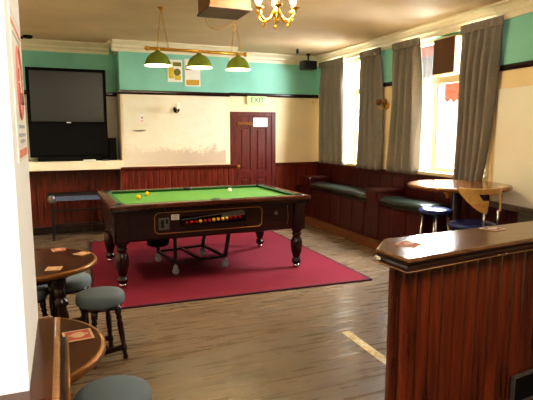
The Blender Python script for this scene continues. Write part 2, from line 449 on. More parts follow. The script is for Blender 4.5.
# door
d = bpy.data.objects.new('door_1', None); C.objects.link(d); d.location = (3.155, YL, 0); d['kind'] = 'structure'; d['label'] = 'dark mahogany panelled exit door'; d['category'] = 'door'
bm = BM()
for s in (-1, 1):
    x0, x1 = sorted((s*.345, s*.425)); box(bm, x0, x1, -.05, 0, 0, 1.93)
box(bm, -.345, .345, -.049, 0, 1.85, 1.93); obj('door_frame', bm, 'mahog', d, bevel=.006)
bm = BM(); W = .345
box(bm, -W, W, -.018, 0, 0, 1.85)
for x0, x1 in ((-W, -.25), (-.05, .05), (.25, W)): box(bm, x0, x1, -.036, -.015, 0, 1.85)
for z0, z1 in ((0, .2), (.78, .9), (1.66, 1.85)):
    for x0, x1 in ((-.25, -.05), (.05, .25)): box(bm, x0, x1, -.0352, -.015, z0, z1)
for x0, x1 in ((-.25, -.05), (.05, .25)):
    for z0, z1 in ((.2, .78), (.9, 1.66)): box(bm, x0+.035, x1-.035, -.03, -.015, z0+.04, z1-.04, .008)
obj('door_leaf', bm, 'mahog', d, bevel=.004)
bm = BM(); lathe(bm, [(.012, 0), (.012, .03), (.03, .04), (.03, .06), (.01, .07)], (-.29, -.036, .98), 14, (0, -1, 0)); obj('door_knob', bm, 'brass', d)
bm = BM(); box(bm, -.31, -.02, -.075, -.036, 1.70, 1.745, .006); obj('door_closer', bm, 'brass_edge', d)
bm = BM(); box(bm, .0, .27, -.045, -.036, 1.67, 1.83); s = obj('door_sign', bm, 'paper', d); s['label'] = 'white notice fixed to the top of the door'
bm = BM()
for z, w in ((1.79, .2), (1.75, .16), (1.71, .2)): box(bm, .135-w/2, .135+w/2, -.047, -.045, z-.006, z+.006)
obj('lettering', bm, 'grey_print', s)

# ------------------------------------------------------------------ outside
bm = BM(); box(bm, 6.2, 30, -5, 40, -.3, -.05); o = struct('ground', bm, 'outside_white', 'sunlit pavement outside the windows', 'ground')
b_ = thing('shop_building', 'brick building across the street seen through the wide window', 'building', (14, 14, 0))
bm = BM(); box(bm, 0, 1, -6, 7, -.1, 3.75); obj('building_front', bm, 'outside_white', b_)
bm = BM(); box(bm, -.04, 1, -6, 7, 3.75, 4.6); obj('shop_fascia', bm, 'fascia', b_)
bm = BM(); box(bm, -.02, 1, -6, 7, 4.6, 7.5); obj('brick_storey', bm, 'brick', b_)
a_ = thing('shop_awning', 'orange awning outside the wide window', 'awning', (9.2, 10.1, 0))
bm = BM(); A = [(0, -.9, 2.9), (0, .45, 2.9), (.9, .45, 3.25), (.9, -.9, 3.25)]
f1 = [bm.verts.new(p) for p in A]; bm.faces.new(f1)
vs = [bm.verts.new((0, -.9+1.35*i/12, 2.9)) for i in range(13)]; lo = [bm.verts.new((0, -.9+1.35*i/12, 2.36 - (.09 if i % 2 else 0) + .1*(i/12-.5))) for i in range(13)]
for i in range(12): bm.faces.new((vs[i], vs[i+1], lo[i+1], lo[i]))
obj('awning_canvas', bm, 'awning', a_)
bm = BM(); tube(bm, [(.9, -.9, 3.2), (0, -.9, 2.88), (0, .45, 2.88), (.9, .45, 3.2)], .025); tube(bm, [(.9, -.9, -.05), (.9, -.9, 3.25)], .03); tube(bm, [(.9, .45, -.05), (.9, .45, 3.25)], .03)
obj('awning_frame', bm, 'steel', a_)

# ------------------------------------------------------------------ rug, floor tape
bm = BM(); Q = [(.19, 4.58), (3.035, 4.49), (3.05, 7.35), (.32, 7.55)]
prism(bm, Q, 0, .012)
rg = thing('rug', 'large crimson carpet under the pool table', 'rug', (0, 0, 0))
obj('carpet_field', bm, 'rug', rg)
bm = BM()
for i in range(4):
    p, q = Vector((*Q[i], .007)), Vector((*Q[(i+1) % 4], .007)); beam(bm, p, q, .03, .0145)
obj('carpet_binding', bm, 'rug_edge', rg)
k = NT('worn floor tape'); n = k.noise(k.map((1, 1, 1)), 16, 3)
M['tape'] = k.done(k.ramp(n, [(.42, lin((232, 228, 214))), (.55, lin((222, 200, 130))), (.66, lin((170, 160, 140)))]), .6)
bm = BM(); prism(bm, [(2.005, 3.36), (2.075, 3.36), (2.065, 2.5), (1.995, 2.5)], 0, .002); o = obj('floor_tape', bm, 'tape'); tag(o, 'worn white and yellow tape strip stuck on the floorboards', 'tape')

# ------------------------------------------------------------------ pool table
PT = thing('pool_table', 'coin-operated pool table with green cloth and turned legs', 'pool table', (1.49, 5.77, .012), math.radians(1.3))
HL, HW = 1.105, .695; ZT_ = .862
bm = BM()   # cabinet
def ring(x, y, z): return [bm.verts.new((sx*x, sy*y, z)) for sx, sy in ((-1, -1), (1, -1), (1, 1), (-1, 1))]
R = [ring(HL-.07, HW-.105, .47), ring(HL-.055, HW-.09, .485), ring(HL-.03, HW-.075, .80)]
for a, b in zip(R, R[1:]):
    for i in range(4): bm.faces.new((a[i], a[(i+1) % 4], b[(i+1) % 4], b[i]))
bm.faces.new(R[0][::-1]); bm.faces.new(R[-1])
obj('cabinet', bm, 'pool_wood', PT, bevel=.006)
bm = BM()   # rail frame
RW = .105
for sy in (-1, 1):
    y0, y1 = sorted((sy*(HW-RW), sy*HW)); box(bm, -HL, HL, y0, y1, .815, ZT_, .012)
for sx in (-1, 1):
    x0, x1 = sorted((sx*(HL-RW), sx*HL)); box(bm, x0, x1, -HW+RW*.9, HW-RW*.9, .815, ZT_-.0005, .012)
obj('top_rail', bm, 'pool_rail', PT)
bm = BM()
for sy in (-1, 1):
    y0, y1 = sorted((sy*(HW-.02), sy*(HW-.09))); box(bm, -HL+.03, HL-.03, y0, y1, .785, .817, .008)
for sx in (-1, 1):
    x0, x1 = sorted((sx*(HL-.02), sx*(HL-.09))); box(bm, x0, x1, -HW+.03, HW-.03, .785, .8165, .008)
obj('rail_moulding', bm, 'mahog_dark', PT)
bm = BM(); box(bm, -HL+RW, HL-RW, -HW+RW, HW-RW, .80, .832); obj('playing_cloth', bm, 'cloth', PT)
# cushions, six pieces
bm = BM(); cx, cy = HL-RW, HW-RW
def cush(p0, p1, out): extrude_profile(bm, [(0, .832), (0, .858), (.012, .862), (.045, .858), (.03, .832)], p0, p1, out)
for s in (-1, 1):
    cush((s*.06, -cy), (s*(cx-.055), -cy), (0, 1)); cush((s*.06, cy), (s*(cx-.055), cy), (0, -1)); cush((s*cx, -cy+.055), (s*cx, cy-.055), (-s, 0))
obj('cushions', bm, 'cushion', PT)
for x, y in ((-cx, -cy), (0, -cy-.02), (cx, -cy), (-cx, cy), (0, cy+.02), (cx, cy)):
    bm = BM(); lathe(bm, [(.05, .8665), (.046, .869), (.058, .8685), (.064, .864), (.064, .82), (.03, .81)], (x, y, 0), 20); pk = obj('pocket', bm, 'black', PT)
    bm = BM(); lathe(bm, [(.047, .866), (.047, .870)], (x, y, 0), 20); obj('pocket_hole', bm, 'black_soft', pk)
# gold inlay outlines, coin mechanism, ball window on the near long side
def fy(z): return -(HW-.09) - (z-.505)*(.015/.295) - .001
def rrect(x0, x1, z0, z1, r, n=6):
    pts = []
    for cx_, cz_, a0 in ((x1-r, z1-r, 0), (x0+r, z1-r, 90), (x0+r, z0+r, 180), (x1-r, z0+r, 270)):
        for i in range(n+1):
            a = math.radians(a0+90*i/n); z = cz_+r*math.sin(a); pts.append((cx_+r*math.cos(a), fy(z), z))
    return pts
bm = BM(); tube(bm, rrect(-.66, .53, .535, .755, .05), .0045, 6, True); obj('gold_inlay', bm, 'gold_line', PT)
bm = BM(); tube(bm, [(.93, fy(z), z) for z in (.54, .75)], .003, 6); tube(bm, [(.84, fy(.53), .53), (.855, fy(.6), .6), (.84, fy(.75), .75)], .003, 6); obj('corner_inlay', bm, 'gold_line', PT)
bm = BM(); box(bm, -.62, -.51, fy(.65)-.014, fy(.65)+.02, .575, .70, .008); cm = obj('coin_mechanism', bm, 'steel', PT)
bm = BM(); box(bm, -.60, -.565, fy(.65)-.017, fy(.65), .60, .68); box(bm, -.55, -.525, fy(.65)-.017, fy(.65), .64, .685); obj('coin_slot', bm, 'black', cm)
bm = BM(); lathe(bm, [(.012, 0), (.012, .02), (.006, .025)], (-.535, fy(.61)-.014, .61), 12, (0, -1, 0)); obj('coin_handle', bm, 'chrome', cm)
bm = BM(); box(bm, -.49, -.405, fy(.70)-.004, fy(.70)+.01, .672, .73); pl = obj('price_label', bm, 'white_plastic', PT)
bm = BM()
for z, w in ((.715, .06), (.70, .05), (.685, .06)): box(bm, -.4475-w/2, -.4475+w/2, fy(.7)-.0055, fy(.7)-.003, z-.003, z+.003)
obj('lettering', bm, 'grey_print', pl)
bm = BM(); box(bm, -.40, .33, fy(.65)-.002, fy(.65)+.02, .605, .735, .002); obj('ball_window', bm, 'smoked', PT)
bm = BM()
beam(bm, (-.38, fy(.69)-.004, .668), (.30, fy(.69)-.004, .728), .012, .012); obj('window_bar', bm, 'steel', PT)
bm = BM(); beam(bm, (.06, fy(.7)-.006, .685), (.32, fy(.7)-.006, .70), .012, .042); obj('return_chute', bm, 'steel', PT)
bm = BM(); beam(bm, (-.39, fy(.63)-.026, .613), (.33, fy(.63)-.026, .645), .05, .008); obj('ball_shelf', bm, 'mahog_dark', PT)
# key lock plate at the right
bm = BM(); lathe(bm, [(.022, 0), (.022, .006), (.012, .009)], (.70, fy(.67), .67), 14, (0, -1, 0)); obj('lock', bm, 'steel', PT)
# legs
LP = [(.030, 0.002), (.030, .042), (.052, .06), (.056, .085), (.048, .10), (.036, .115), (.046, .15), (.062, .20), (.068, .26), (.066, .31), (.054, .35), (.04, .375), (.052, .385), (.056, .405), (.044, .42), (.058, .44), (.064, .46), (.062, .49)]
lgs = []
for sx, sy in ((-1, -1), (1, -1), (-1, 1), (1, 1)):
    x, y = sx*(HL-.115), sy*(HW-.135)
    bm = BM(); lathe(bm, LP, (x, y, 0), 20)
    bx = box(bm, x-.075, x+.075, y-.075, y+.075, .462, .792, .02)
    lg = obj('leg', bm, 'mahog_dark', PT)
    bm = BM(); lathe(bm, [(.03, .0), (.038, .006), (.038, .036), (.033, .044)], (x, y, 0), 16); obj('foot_pad', bm, 'chrome', lg)
# dotted studs on the near short end
for z in (.56, .68):
    bm = BM(); lathe(bm, [(.018, 0), (.018, .008), (.008, .012)], (-(HL-.055), -.3, z), 12, (-1, 0, 0)); obj('cue_clip', bm, 'chrome', PT)
ptm = Matrix.Translation((1.49, 5.77, .012)) @ Matrix.Rotation(math.radians(1.3), 4, 'Z')
def ball(loc, mat, label, group=None, r=.025):
    bm = BM(); sphere(bm, (0, 0, 0), r); o = obj('pool_ball', bm, mat); o.location = loc; tag(o, label, 'pool ball', group); return o
ball((.765, 5.70, .844+.026), 'yellow_ball', 'yellow pool ball on the green cloth nearer the front rail', r=.026)
ball((.905, 5.98, .844+.026), 'yellow_ball', 'yellow pool ball on the green cloth nearer the back rail', r=.026)
ball((1.92, 5.98, .844+.026), 'white_ball', 'white cue ball on the green cloth', r=.026)
seq = 'rrryrryyyyrrr'
for i, c in enumerate(seq):
    x = -.33 + .049*i; z = .613 + .032*(x+.39)/.72 + .004 + .018
    ball(ptm @ Vector((x, fy(.63)-.024, z)), 'yellow_ball' if c == 'y' else 'red_ball',
         ('yellow' if c == 'y' else 'red') + ' pool ball in the return window of the pool table',
         'red balls in the return window' if c == 'r' else 'yellow balls in the return window', r=.018)

# trolley under the table
TR = thing('table_trolley', 'black metal trolley on castors beneath the pool table', 'trolley', (0, 0, .012))
cs = [(1.10, 5.40), (1.70, 5.49), (1.60, 6.13), (1.02, 6.02)]
for x, y in cs:
    bm = BM(); lathe(bm, [(.018, -.014), (.036, -.012), (.04, 0), (.036, .012), (.018, .014)], (x, y, .052), 16, (.3, .95, 0))
    ca = obj('castor', bm, 'castor_grey', TR)
    bm = BM(); box(bm, x-.024, x+.024, y-.024, y-.017, .05, .11); box(bm, x-.024, x+.024, y+.017, y+.024, .05, .11); box(bm, x-.026, x+.026, y-.026, y+.026, .1, .112)
    lathe(bm, [(.014, .11), (.014, .15)], (x, y, 0), 10); obj('castor_fork', bm, 'castor_grey', ca)
bm = BM(); c3 = [Vector((x, y, 0)) for x, y in cs]
for i in range(4):
    beam(bm, c3[i]+Vector((0, 0, .145)), c3[(i+1) % 4]+Vector((0, 0, .145)), .03, .026)
    beam(bm, c3[i]+Vector((0, 0, .455)), c3[(i+1) % 4]+Vector((0, 0, .455)), .03, .026)
beam(bm, (c3[0]+c3[1])/2+Vector((0, 0, .145)), (c3[2]+c3[3])/2+Vector((0, 0, .145)), .03, .026)
obj('trolley_frame', bm, 'black', TR)
for v, lean in zip(c3, ((.0, 0), (.06, .02), (.06, .02), (.0, 0))):
    bm = BM(); beam(bm, v+Vector((0, 0, .14)), v+Vector((lean[0], lean[1], .46)), .032); obj('trolley_post', bm, 'black', TR)
bm = BM(); lathe(bm, [(.09, .31), (.125, .33), (.13, .40), (.12, .445)], (.98, 5.78, -.04), 22); obj('ball_tub', bm, 'black_soft', TR)
bm = BM(); beam(bm, (1.05, 6.0, .31), (1.62, 6.1, .30), .03, .02); obj('cross_bar', bm, 'black', TR)

# ------------------------------------------------------------------ lamp over the pool table
LY = 5.75
PL = thing('pool_lamp', 'brass bar light with three green shades above the pool table', 'lamp', (1.49, LY, 2.49), math.radians(1.5))
bm = BM(); tube(bm, [(-.55, 0, 0), (.55, 0, 0)], .018, 12)
for s in (-1, 1): lathe(bm, [(.01, 0), (.026, .01), (.026, .03), (.012, .05)], (s*.55, 0, 0), 12, (s, 0, 0))
obj('lamp_bar', bm, 'brass', PL)
for x in (-.46, .01, .48):
    prof = [(.02, -.012), (.03, -.03), (.07, -.05), (.108, -.085), (.130, -.125), (.140, -.16), (.145, -.178), (.141, -.178), (.136, -.16), (.126, -.125), (.104, -.088), (.066, -.055), (.02, -.04)]
    bm = BM(); lathe(bm, prof[:7], (x, 0, 0), 28, cap=False); sh = obj('lamp_shade', bm, 'green_shade', PL)
    bm = BM(); lathe(bm, prof[6:], (x, 0, -.001), 28, cap=False); obj('shade_lining', bm, 'shade_in', sh)
    bm = BM(); sphere(bm, (x, 0, -.115), .035); obj('light_bulb', bm, 'bulb', sh)
    bm = BM(); lathe(bm, [(.028, .012), (.03, .03), (.012, .04)], (x, 0, -.03), 12); obj('shade_cap', bm, 'brass', sh)
def chain(pts, r=.003, n=14):
    bm = BM(); p, q = map(Vector, pts)
    for i in range(n):
        a = p.lerp(q, i/n); b = p.lerp(q, (i+1.25)/n); t = (b-a).normalized(); u = t.cross(Vector((1, .3, 0) if i % 2 else (.3, 1, .4))).normalized()*.011
        m_ = (a+b)/2; tube(bm, [a, m_+u, b, m_-u], r, 5, True)
    return bm
tops = [((-.41, 0, .44), -.46, -.34), ((.44, 0, .44), .4, .52)]
for (tx, ty, tz), x0, x1 in tops:
    obj('chain', chain(((tx, 0, .43), (x0, 0, .015))), 'brass', PL); obj('chain', chain(((tx, 0, .43), (x1, 0, .015))), 'brass', PL)
    bm = BM(); lathe(bm, [(.012, .40), (.02, .42), (.04, .435), (.042, .44)], (tx, 0, 0), 16); obj('ceiling_hook', bm, 'brass', PL)
for x in (-.46, .01, .48):
    l = bpy.data.lights.new('lamp_light', 'POINT'); l.energy = 5; l.color = (1, .86, .55); l.shadow_soft_size = .04
    o = bpy.data.objects.new('lamp_light', l); C.objects.link(o); o.location = (1.49+x, LY, 2.29)

# chandelier
CH = thing('chandelier', 'brass chandelier with glowing candle bulbs', 'chandelier', (1.77, 4.15, 2.575))
bm = BM(); lathe(bm, [(.006, -.05), (.02, -.035), (.012, -.015), (.04, .0), (.05, .02), (.03, .05), (.014, .08), (.02, .14), (.012, .2), (.008, .40), (.03, .42), (.045, .43)], (0, 0, 0), 18); obj('stem', bm, 'brass', CH)
for i in range(6):
    a = 2*PI*i/6+.2; ca, sa = math.cos(a), math.sin(a)
    pts = [(.03, .03), (.07, -.03), (.12, -.045), (.165, -.01), (.175, .04)]
    P = [Vector((ca*r, sa*r, z)) for r, z in pts]
    bm = BM(); tube(bm, P, .009, 8); lathe(bm, [(.008, .03), (.034, .045), (.036, .055), (.012, .06)], (ca*.175, sa*.175, 0), 14)
    lathe(bm, [(.002, -.085), (.012, -.075), (.014, -.06), (.006, -.045)], (ca*.12, sa*.12, 0), 10)
    arm = obj('arm', bm, 'brass', CH)
    bm = BM(); lathe(bm, [(.011, .055), (.011, .115)], (ca*.175, sa*.175, 0), 10); obj('candle_sleeve', bm, 'white_plastic', arm)
    bm = BM(); lathe(bm, [(.01, .112), (.027, .135), (.030, .155), (.018, .185), (.004, .205)], (ca*.175, sa*.175, 0), 14); obj('candle_bulb', bm, 'bulb', arm)
l = bpy.data.lights.new('chandelier_light', 'POINT'); l.energy = 40; l.color = (1, .85, .6); l.shadow_soft_size = .12
o = bpy.data.objects.new('chandelier_light', l); C.objects.link(o); o.location = (1.77, 4.15, 2.74)

# ceiling unit
CU = thing('ceiling_unit', 'brown boxed unit hanging from the ceiling beside the chandelier', 'ceiling unit', (1.52, 4.86, 2.72))
bm = BM(); box(bm, -.2, .2, -.215, .215, .02, .21, .006); obj('casing', bm, 'box_brown', CU)
bm = BM(); box(bm, -.21, .21, -.225, .225, 0, .022, .004); obj('bottom_panel', bm, 'box_under', CU)
bm = BM(); lathe(bm, [(.02, 0), (.02, .008), (.008, .015)], (-.09, -.217, .12), 12, (0, -1, 0)); obj('knob', bm, 'brass', CU)
# flex looping from the unit to the lamp hook
bm = BM()
K = [(1.4, 5.09, 2.73), (1.508, 5.35, 2.695), (1.573, 5.35, 2.669), (1.65, 5.35, 2.68), (1.729, 5.35, 2.722), (1.797, 5.35, 2.753), (1.808, 5.35, 2.717), (1.773, 5.35, 2.642)]
P = []
for i in range(len(K)-1):      # smooth the flex through its hanging points
    p0, p1, p2, p3 = (Vector(K[min(max(j, 0), len(K)-1)]) for j in (i-1, i, i+1, i+2))
    for q in range(6):
        t = q/6; P.append(.5*((2*p1)+(p2-p0)*t+(2*p0-5*p1+4*p2-p3)*t*t+(3*p1-p0-3*p2+p3)*t**3))
P.append(Vector(K[-1]))
tube(bm, P, .006, 6); o = obj('hanging_flex', bm, 'cable'); tag(o, 'thin gold flex looping from the ceiling unit to the lamp hook', 'cable')

# loudspeaker in corner
SP = thing('loudspeaker', 'small black loudspeaker on a ceiling bracket in the back corner', 'speaker', (4.08, 8.15, 2.66))
bm = BM(); box(bm, -.13, .13, -.09, .09, 0, .15, .015); obj('speaker_box', bm, 'black', SP)
bm = BM(); box(bm, -.115, .115, -.096, -.088, .012, .138, .004); obj('speaker_grille', bm, 'black_soft', SP)
bm = BM(); lathe(bm, [(.016, .14), (.016, .235), (.04, .25), (.04, .27)], (0, 0, 0), 12); obj('bracket', bm, 'black', SP)
bm = BM(); lathe(bm, [(.028, 0), (.028, .01), (.01, .018), (.01, .03)], (0, 0, -.03), 12); sphere(bm, (0, 0, -.055), .026); o = obj('ceiling_hook', bm, 'black'); o.location = (3.66, 7.7, ZC-.0); tag(o, 'dark round hook on the ceiling near the loudspeaker', 'hook')
bm = BM(); box(bm, -.035, .035, -.03, 0, -.03, .03, .008); o = obj('alarm_sensor', bm, 'cream_box'); o.location = (4.36, YL+.004, 2.13); tag(o, 'tiny sensor on the wall below the picture rail in the corner', 'sensor')
bm = BM(); lathe(bm, [(.05, -.035), (.062, -.02), (.065, 0)], (0, 0, 0), 18); tube(bm, [(-.06, 0, -.03), (-.4, .0, -.03)], .018); o = obj('smoke_detector', bm, 'black_soft'); o.location = (-.36, 8.1, ZC); tag(o, 'dark round ceiling fitting at the pillar edge', 'ceiling fitting')

# exit sign
EX = thing('exit_sign', 'lit white EXIT sign above the brown door', 'sign', (3.23, YL, 2.06))
bm = BM(); box(bm, -.185, .185, -.05, 0, 0, .14, .006); obj('sign_box', bm, 'exit', EX)
cu = bpy.data.curves.new('exit_text', 'FONT'); cu.body = 'EXIT'; cu.size = .125; cu.align_x = 'CENTER'; cu.align_y = 'CENTER'; cu.extrude = .001; cu.offset = .002
tt = bpy.data.objects.new('tmp', cu); C.objects.link(tt); bpy.context.view_layer.update(); me = bpy.data.meshes.new_from_object(tt); bpy.data.objects.remove(tt); me.materials.clear(); me.materials.append(M['green_print'])
t = bpy.data.objects.new('lettering', me); C.objects.link(t); t.parent = EX; t.location = (0, -.0515, .07); t.rotation_euler = (PI/2, 0, 0)

# ------------------------------------------------------------------ chimney breast fittings
def sconce(name, label, loc, rz, twin, shade='glass_cream'):
    s = thing(name, label, 'wall light', loc, rz)
    bm = BM(); lathe(bm, [(.05, 0), (.052, .012), (.03, .025), (.012, .03)], (0, 0, 0), 16, (0, -1, 0)); obj('backplate', bm, 'brass' if twin else 'mahog_dark', s)
    for dx in ((-.07, .07) if twin else (0,)):
        bm = BM(); tube(bm, [(0, -.02, 0), (dx*.5, -.06, -.04), (dx, -.1, -.02), (dx, -.1, .02)], .007, 8); a = obj('arm', bm, 'brass', s)
        bm = BM(); lathe(bm, [(.014, .01), (.034, .03), (.04, .06), (.034, .09)], (dx, -.1, 0), 14, cap=False); obj('shade', bm, shade, a)
    return s
s = sconce('wall_sconce', 'small dark wall light on the cream chimney breast', (1.71, YB-.012, 1.93), 0, False)
sconce('wall_sconce', 'brass wall light between the two windows', (XR, 6.3, 1.96), -PI/2, True, 'brass_edge')
bm = BM(); box(bm, -.04, .04, -.003, 0, -.065, .065); o = obj('paper_notice', bm, 'paper'); o.location = (1.17, YB-.010, 1.79); tag(o, 'small faint paper notice stuck left on the chimney breast', 'notice')
bm = BM(); lathe(bm, [(.014, 0), (.014, .001)], (.005, -.003, .01), 14, (0, -1, 0)); box(bm, -.025, .025, -.0045, -.003, -.045, -.035); obj('print', bm, 'red_print', o)
bm = BM()
for dx, w in ((-.085, .015), (-.04, .04), (.02, .045), (.07, .03)): box(bm, dx-w/2, dx+w/2, -.002, 0, -.012, .012)
o = obj('lettering_strip', bm, 'gold_print'); o.location = (1.13, YB-.010, 1.60); tag(o, 'faint gold lettering low on the chimney breast panel', 'lettering')
# signs on the teal band
sg = thing('wall_sign', 'white sign with gold band on the teal wall behind the lamp', 'sign', (1.985, YB, 2.30))
bm = BM(); box(bm, -.125, .125, -.012, 0, 0, .42); obj('sign_board', bm, 'paper', sg)
bm = BM(); box(bm, -.105, .105, -.014, -.012, .02, .10); obj('gold_band', bm, 'gold_print', sg)
bm = BM(); box(bm, -.11, .0, -.014, -.012, .25, .32); box(bm, .02, .10, -.014, -.012, .28, .31); obj('green_print', bm, 'olive_print', sg)
sg = thing('wall_sign', 'white sign with green and yellow print left of the gold banded sign', 'sign', (1.705, YB, 2.36))
bm = BM(); box(bm, -.115, .115, -.012, 0, 0, .34); obj('sign_board', bm, 'paper', sg)
bm = BM(); box(bm, -.10, -.02, -.014, -.012, .05, .22); box(bm, .0, .09, -.014, -.012, .03, .10); obj('yellow_print', bm, 'yellow_print', sg)
bm = BM(); lathe(bm, [(.055, 0), (.055, .003)], (.035, -.012, .15), 18, (0, -1, 0)); box(bm, -.03, .1, -.014, -.012, .24, .30); obj('dark_print', bm, 'olive_print', sg)

# ------------------------------------------------------------------ television and shelf items
TV = thing('television', 'large rear projection television with grey screen above black cabinet', 'television', (.12, 8.16, 1.15))
bm = BM(); box(bm, -.55, .55, 0, .28, .06, 1.36, .012); obj('tv_cabinet', bm, 'tv_black', TV)
bm = BM(); box(bm, -.505, .505, -.008, .01, .585, 1.315, .004); obj('screen', bm, 'tv_screen', TV)
bm = BM(); box(bm, -.53, .53, -.012, .01, .09, .555, .006); obj('speaker_panel', bm, 'black_soft', TV)
bm = BM(); box(bm, -.03, .03, -.018, -.008, .565, .58); obj('badge', bm, 'white_plastic', TV)
bm = BM(); box(bm, -.45, .45, -.04, .26, .0, .062, .01); obj('plinth', bm, 'black_soft', TV)
SB = thing('speaker_cabinet', 'small black box standing right of the television on the shelf', 'speaker', (.735, 8.2, 1.15))
bm = BM(); box(bm, -.055, .06, 0, .2, 0, .34, .008); obj('speaker_box', bm, 'tv_black', SB)
bm = BM(); box(bm, -.045, .05, -.006, .002, .03, .31, .004); obj('speaker_grille', bm, 'black_soft', SB)
bm = BM(); box(bm, -.09, .09, -.025, .025, 0, .022, .006); o = obj('remote_control', bm, 'white_plastic'); o.location = (.38, 8.06, 1.15); tag(o, 'slim pale remote on the shelf below the television', 'remote control')
bm = BM(); box(bm, -.04, .04, -.0015, 0, -.06, .06)
# narrow black table against left wainscot
BT = thing('side_table', 'narrow black metal table against the wainscot left of the pool table', 'table', (.3, 8.0, 0))
bm = BM(); box(bm, -.52, .52, -.13, .13, .66, .685, .005); obj('table_top', bm, 'black', BT)
bm = BM(); box(bm, -.42, .42, -.125, -.11, .585, .655, .004); ap = obj('apron', bm, 'apron_glare', BT)
bm = BM(); lathe(bm, [(.045, .56), (.055, .575), (.055, .66), (.04, .68)], (-.47, -.09, 0), 16); obj('corner_boss', bm, 'steel', BT)
for x in (-.47, .47):
    for y in (-.09, .09):
        bm = BM(); beam(bm, (x, y, 0), (x, y, .66), .035); obj('leg', bm, 'black', BT)
bm = BM(); beam(bm, (-.47, -.09, .44), (.47, -.09, .44), .022); beam(bm, (-.47, .09, .2), (.47, .09, .2), .022); obj('stretcher', bm, 'black', BT)

# ------------------------------------------------------------------ bench seating under the windows
XF = 4.02
BE = thing('bench_seat', 'dark red fitted bench running beneath the windows', 'bench', (0, 0, 0))
bm = BM(); clad(bm, (XF, 8.44), (XF, 4.85), (-1, 0), .1, .58, .33); box(bm, XF, XR-.03, 4.87, 8.44, .1, .60)
obj('bench_front', bm, 'bench_wood', BE)
bm = BM(); box(bm, XF-.02, XR-.03, 4.85, 8.44, .585, .61, .006); obj('bench_lid', bm, 'mahog_dark', BE)
bm = BM(); box(bm, XF-.13, XR-.04, 4.86, 8.44, 0, .1, .006); obj('plinth', bm, 'plinth', BE)
for y0, y1 in ((7.86, 8.12), (5.78, 6.08)):
    bm = BM(); box(bm, XF-.03, XR-.05, y0, y1, .1, .77, .004); box(bm, XF-.045, XR-.05, y0-.02, y1+.02, .77, .80, .008); box(bm, XF-.04, XF-.028, y0+.05, y1-.05, .64, .75, .004)
    obj('divider', bm, 'bench_wood', BE)
def cushion(y0, y1, label):
    bm = BM(); n = 24; X0, X1 = XF-.035, XR-.04
    prof = []
    for i in range(13):
        a = -PI/2 + PI*i/12*.5*2 if False else PI - PI*i/12*.5
        prof.append(a)
    P = [(0, 0)] + [(.055-.055*math.cos(t), .055*math.sin(t)) for t in [PI*i/16*.5+0 for i in range(0)]]
    # rounded front edge profile in (x,z)
    pr = [(X0+.02, .61)] + [(X0+.055-.055*math.cos(t), .655+ (.05*math.sin(t))) for t in [-.7+(PI/2+.7)*i/10 for i in range(11)]] + [(X0+.22, .712), (X1, .70), (X1, .61)]
    ys_ = [y0, y0+.01, y0+.03] + [y0+.03+(y1-y0-.06)*i/20 for i in range(1, 20)] + [y1-.03, y1-.01, y1]
    rows = []
    for y in ys_:
        e = min(y-y0, y1-y); k_ = 1 if e >= .03 else (.72 if e <= 0 else .92)
        rows.append([bm.verts.new((x+(1-k_)*.05*(x < X0+.1), y, .61+(z-.61)*k_ + .004*math.sin(y*9))) for x, z in pr])
    for a, b in zip(rows, rows[1:]):
        for i in range(len(pr)-1):
            f = bm.faces.new((a[i], a[i+1], b[i+1], b[i])); f.smooth = True
    bm.faces.new(rows[0]); bm.faces.new(rows[-1][::-1])
    o = obj('seat_cushion', bm, 'green_vinyl'); tag(o, label, 'cushion'); return o
cushion(6.11, 7.83, 'dark green seat cushion on the bench under the corner window')
cushion(4.88, 5.75, 'dark green seat cushion on the bench behind the high table')

# ------------------------------------------------------------------ curtains
def curtain(label, yt0, yt1, yb0, yb1, zt, zb, folds, ph=0, X=4.37):
    bm = BM(); NU, NV = folds*10, 26; rows = []
    for j in range(NV+1):
        v = j/NV; z = zt+(zb-zt)*v; row = []
        pinch = .0
        for i in range(NU+1):
            u = i/NU
            a0 = yt0+(yb0-yt0)*v + .02*math.sin(v*5+ph); a1 = yt1+(yb1-yt1)*v + .02*math.sin(v*4+ph+1)
            y = a0+(a1-a0)*u
            am = .014+.038*min(1, v*4)
            x = X + am*math.sin(u*folds*2*PI+ph+.5*math.sin(v*3+ph)) + .012*math.sin(u*folds*4.3*PI+2*v+ph) - .02*v
            row.append(bm.verts.new((x, y, z + (.012*math.sin(u*folds*2*PI) if j == NV else 0))))
        rows.append(row)
    for a, b in zip(rows, rows[1:]):
        for i in range(NU):
            f = bm.faces.new((a[i], a[i+1], b[i+1], b[i])); f.smooth = True
    o = obj('curtain', bm, 'curtain'); s = o.modifiers.new('t', 'SOLIDIFY'); s.thickness = .008
    bm = BM()
    rows = []
    for z, e in ((zt-.09, 0), (zt-.085, .014), (zt+.005, .016), (zt+.01, 0)):
        rows.append([bm.verts.new((X-.018-e+.007*math.sin(i*1.9), yt0+(yt1-yt0)*i/24, z)) for i in range(25)])
    for a, b in zip(rows, rows[1:]):
        for i in range(24): bm.faces.new((a[i], a[i+1], b[i+1], b[i]))
    h = obj('heading_tape', bm, 'curtain', o); s = h.modifiers.new('t', 'SOLIDIFY'); s.thickness = .01
    tag(o, label, 'curtain'); return o
curtain('taupe curtain in the back corner beside the tall window', 8.24, 7.40, 8.24, 7.32, 2.79, 1.04, 5, .3)
curtain('taupe curtain on the near side of the tall window, left of the wall light', 6.90, 6.38, 6.93, 6.32, 2.79, 1.03, 4, 1.2)
curtain('taupe curtain right of the wall light, at the wide window', 6.07, 5.52, 6.12, 5.46, 2.79, 1.03, 4, 2.1)
curtain('broad taupe curtain beside the glossy board', 4.76, 4.16, 4.76, 4.38, 2.79, 1.0, 5, .8)

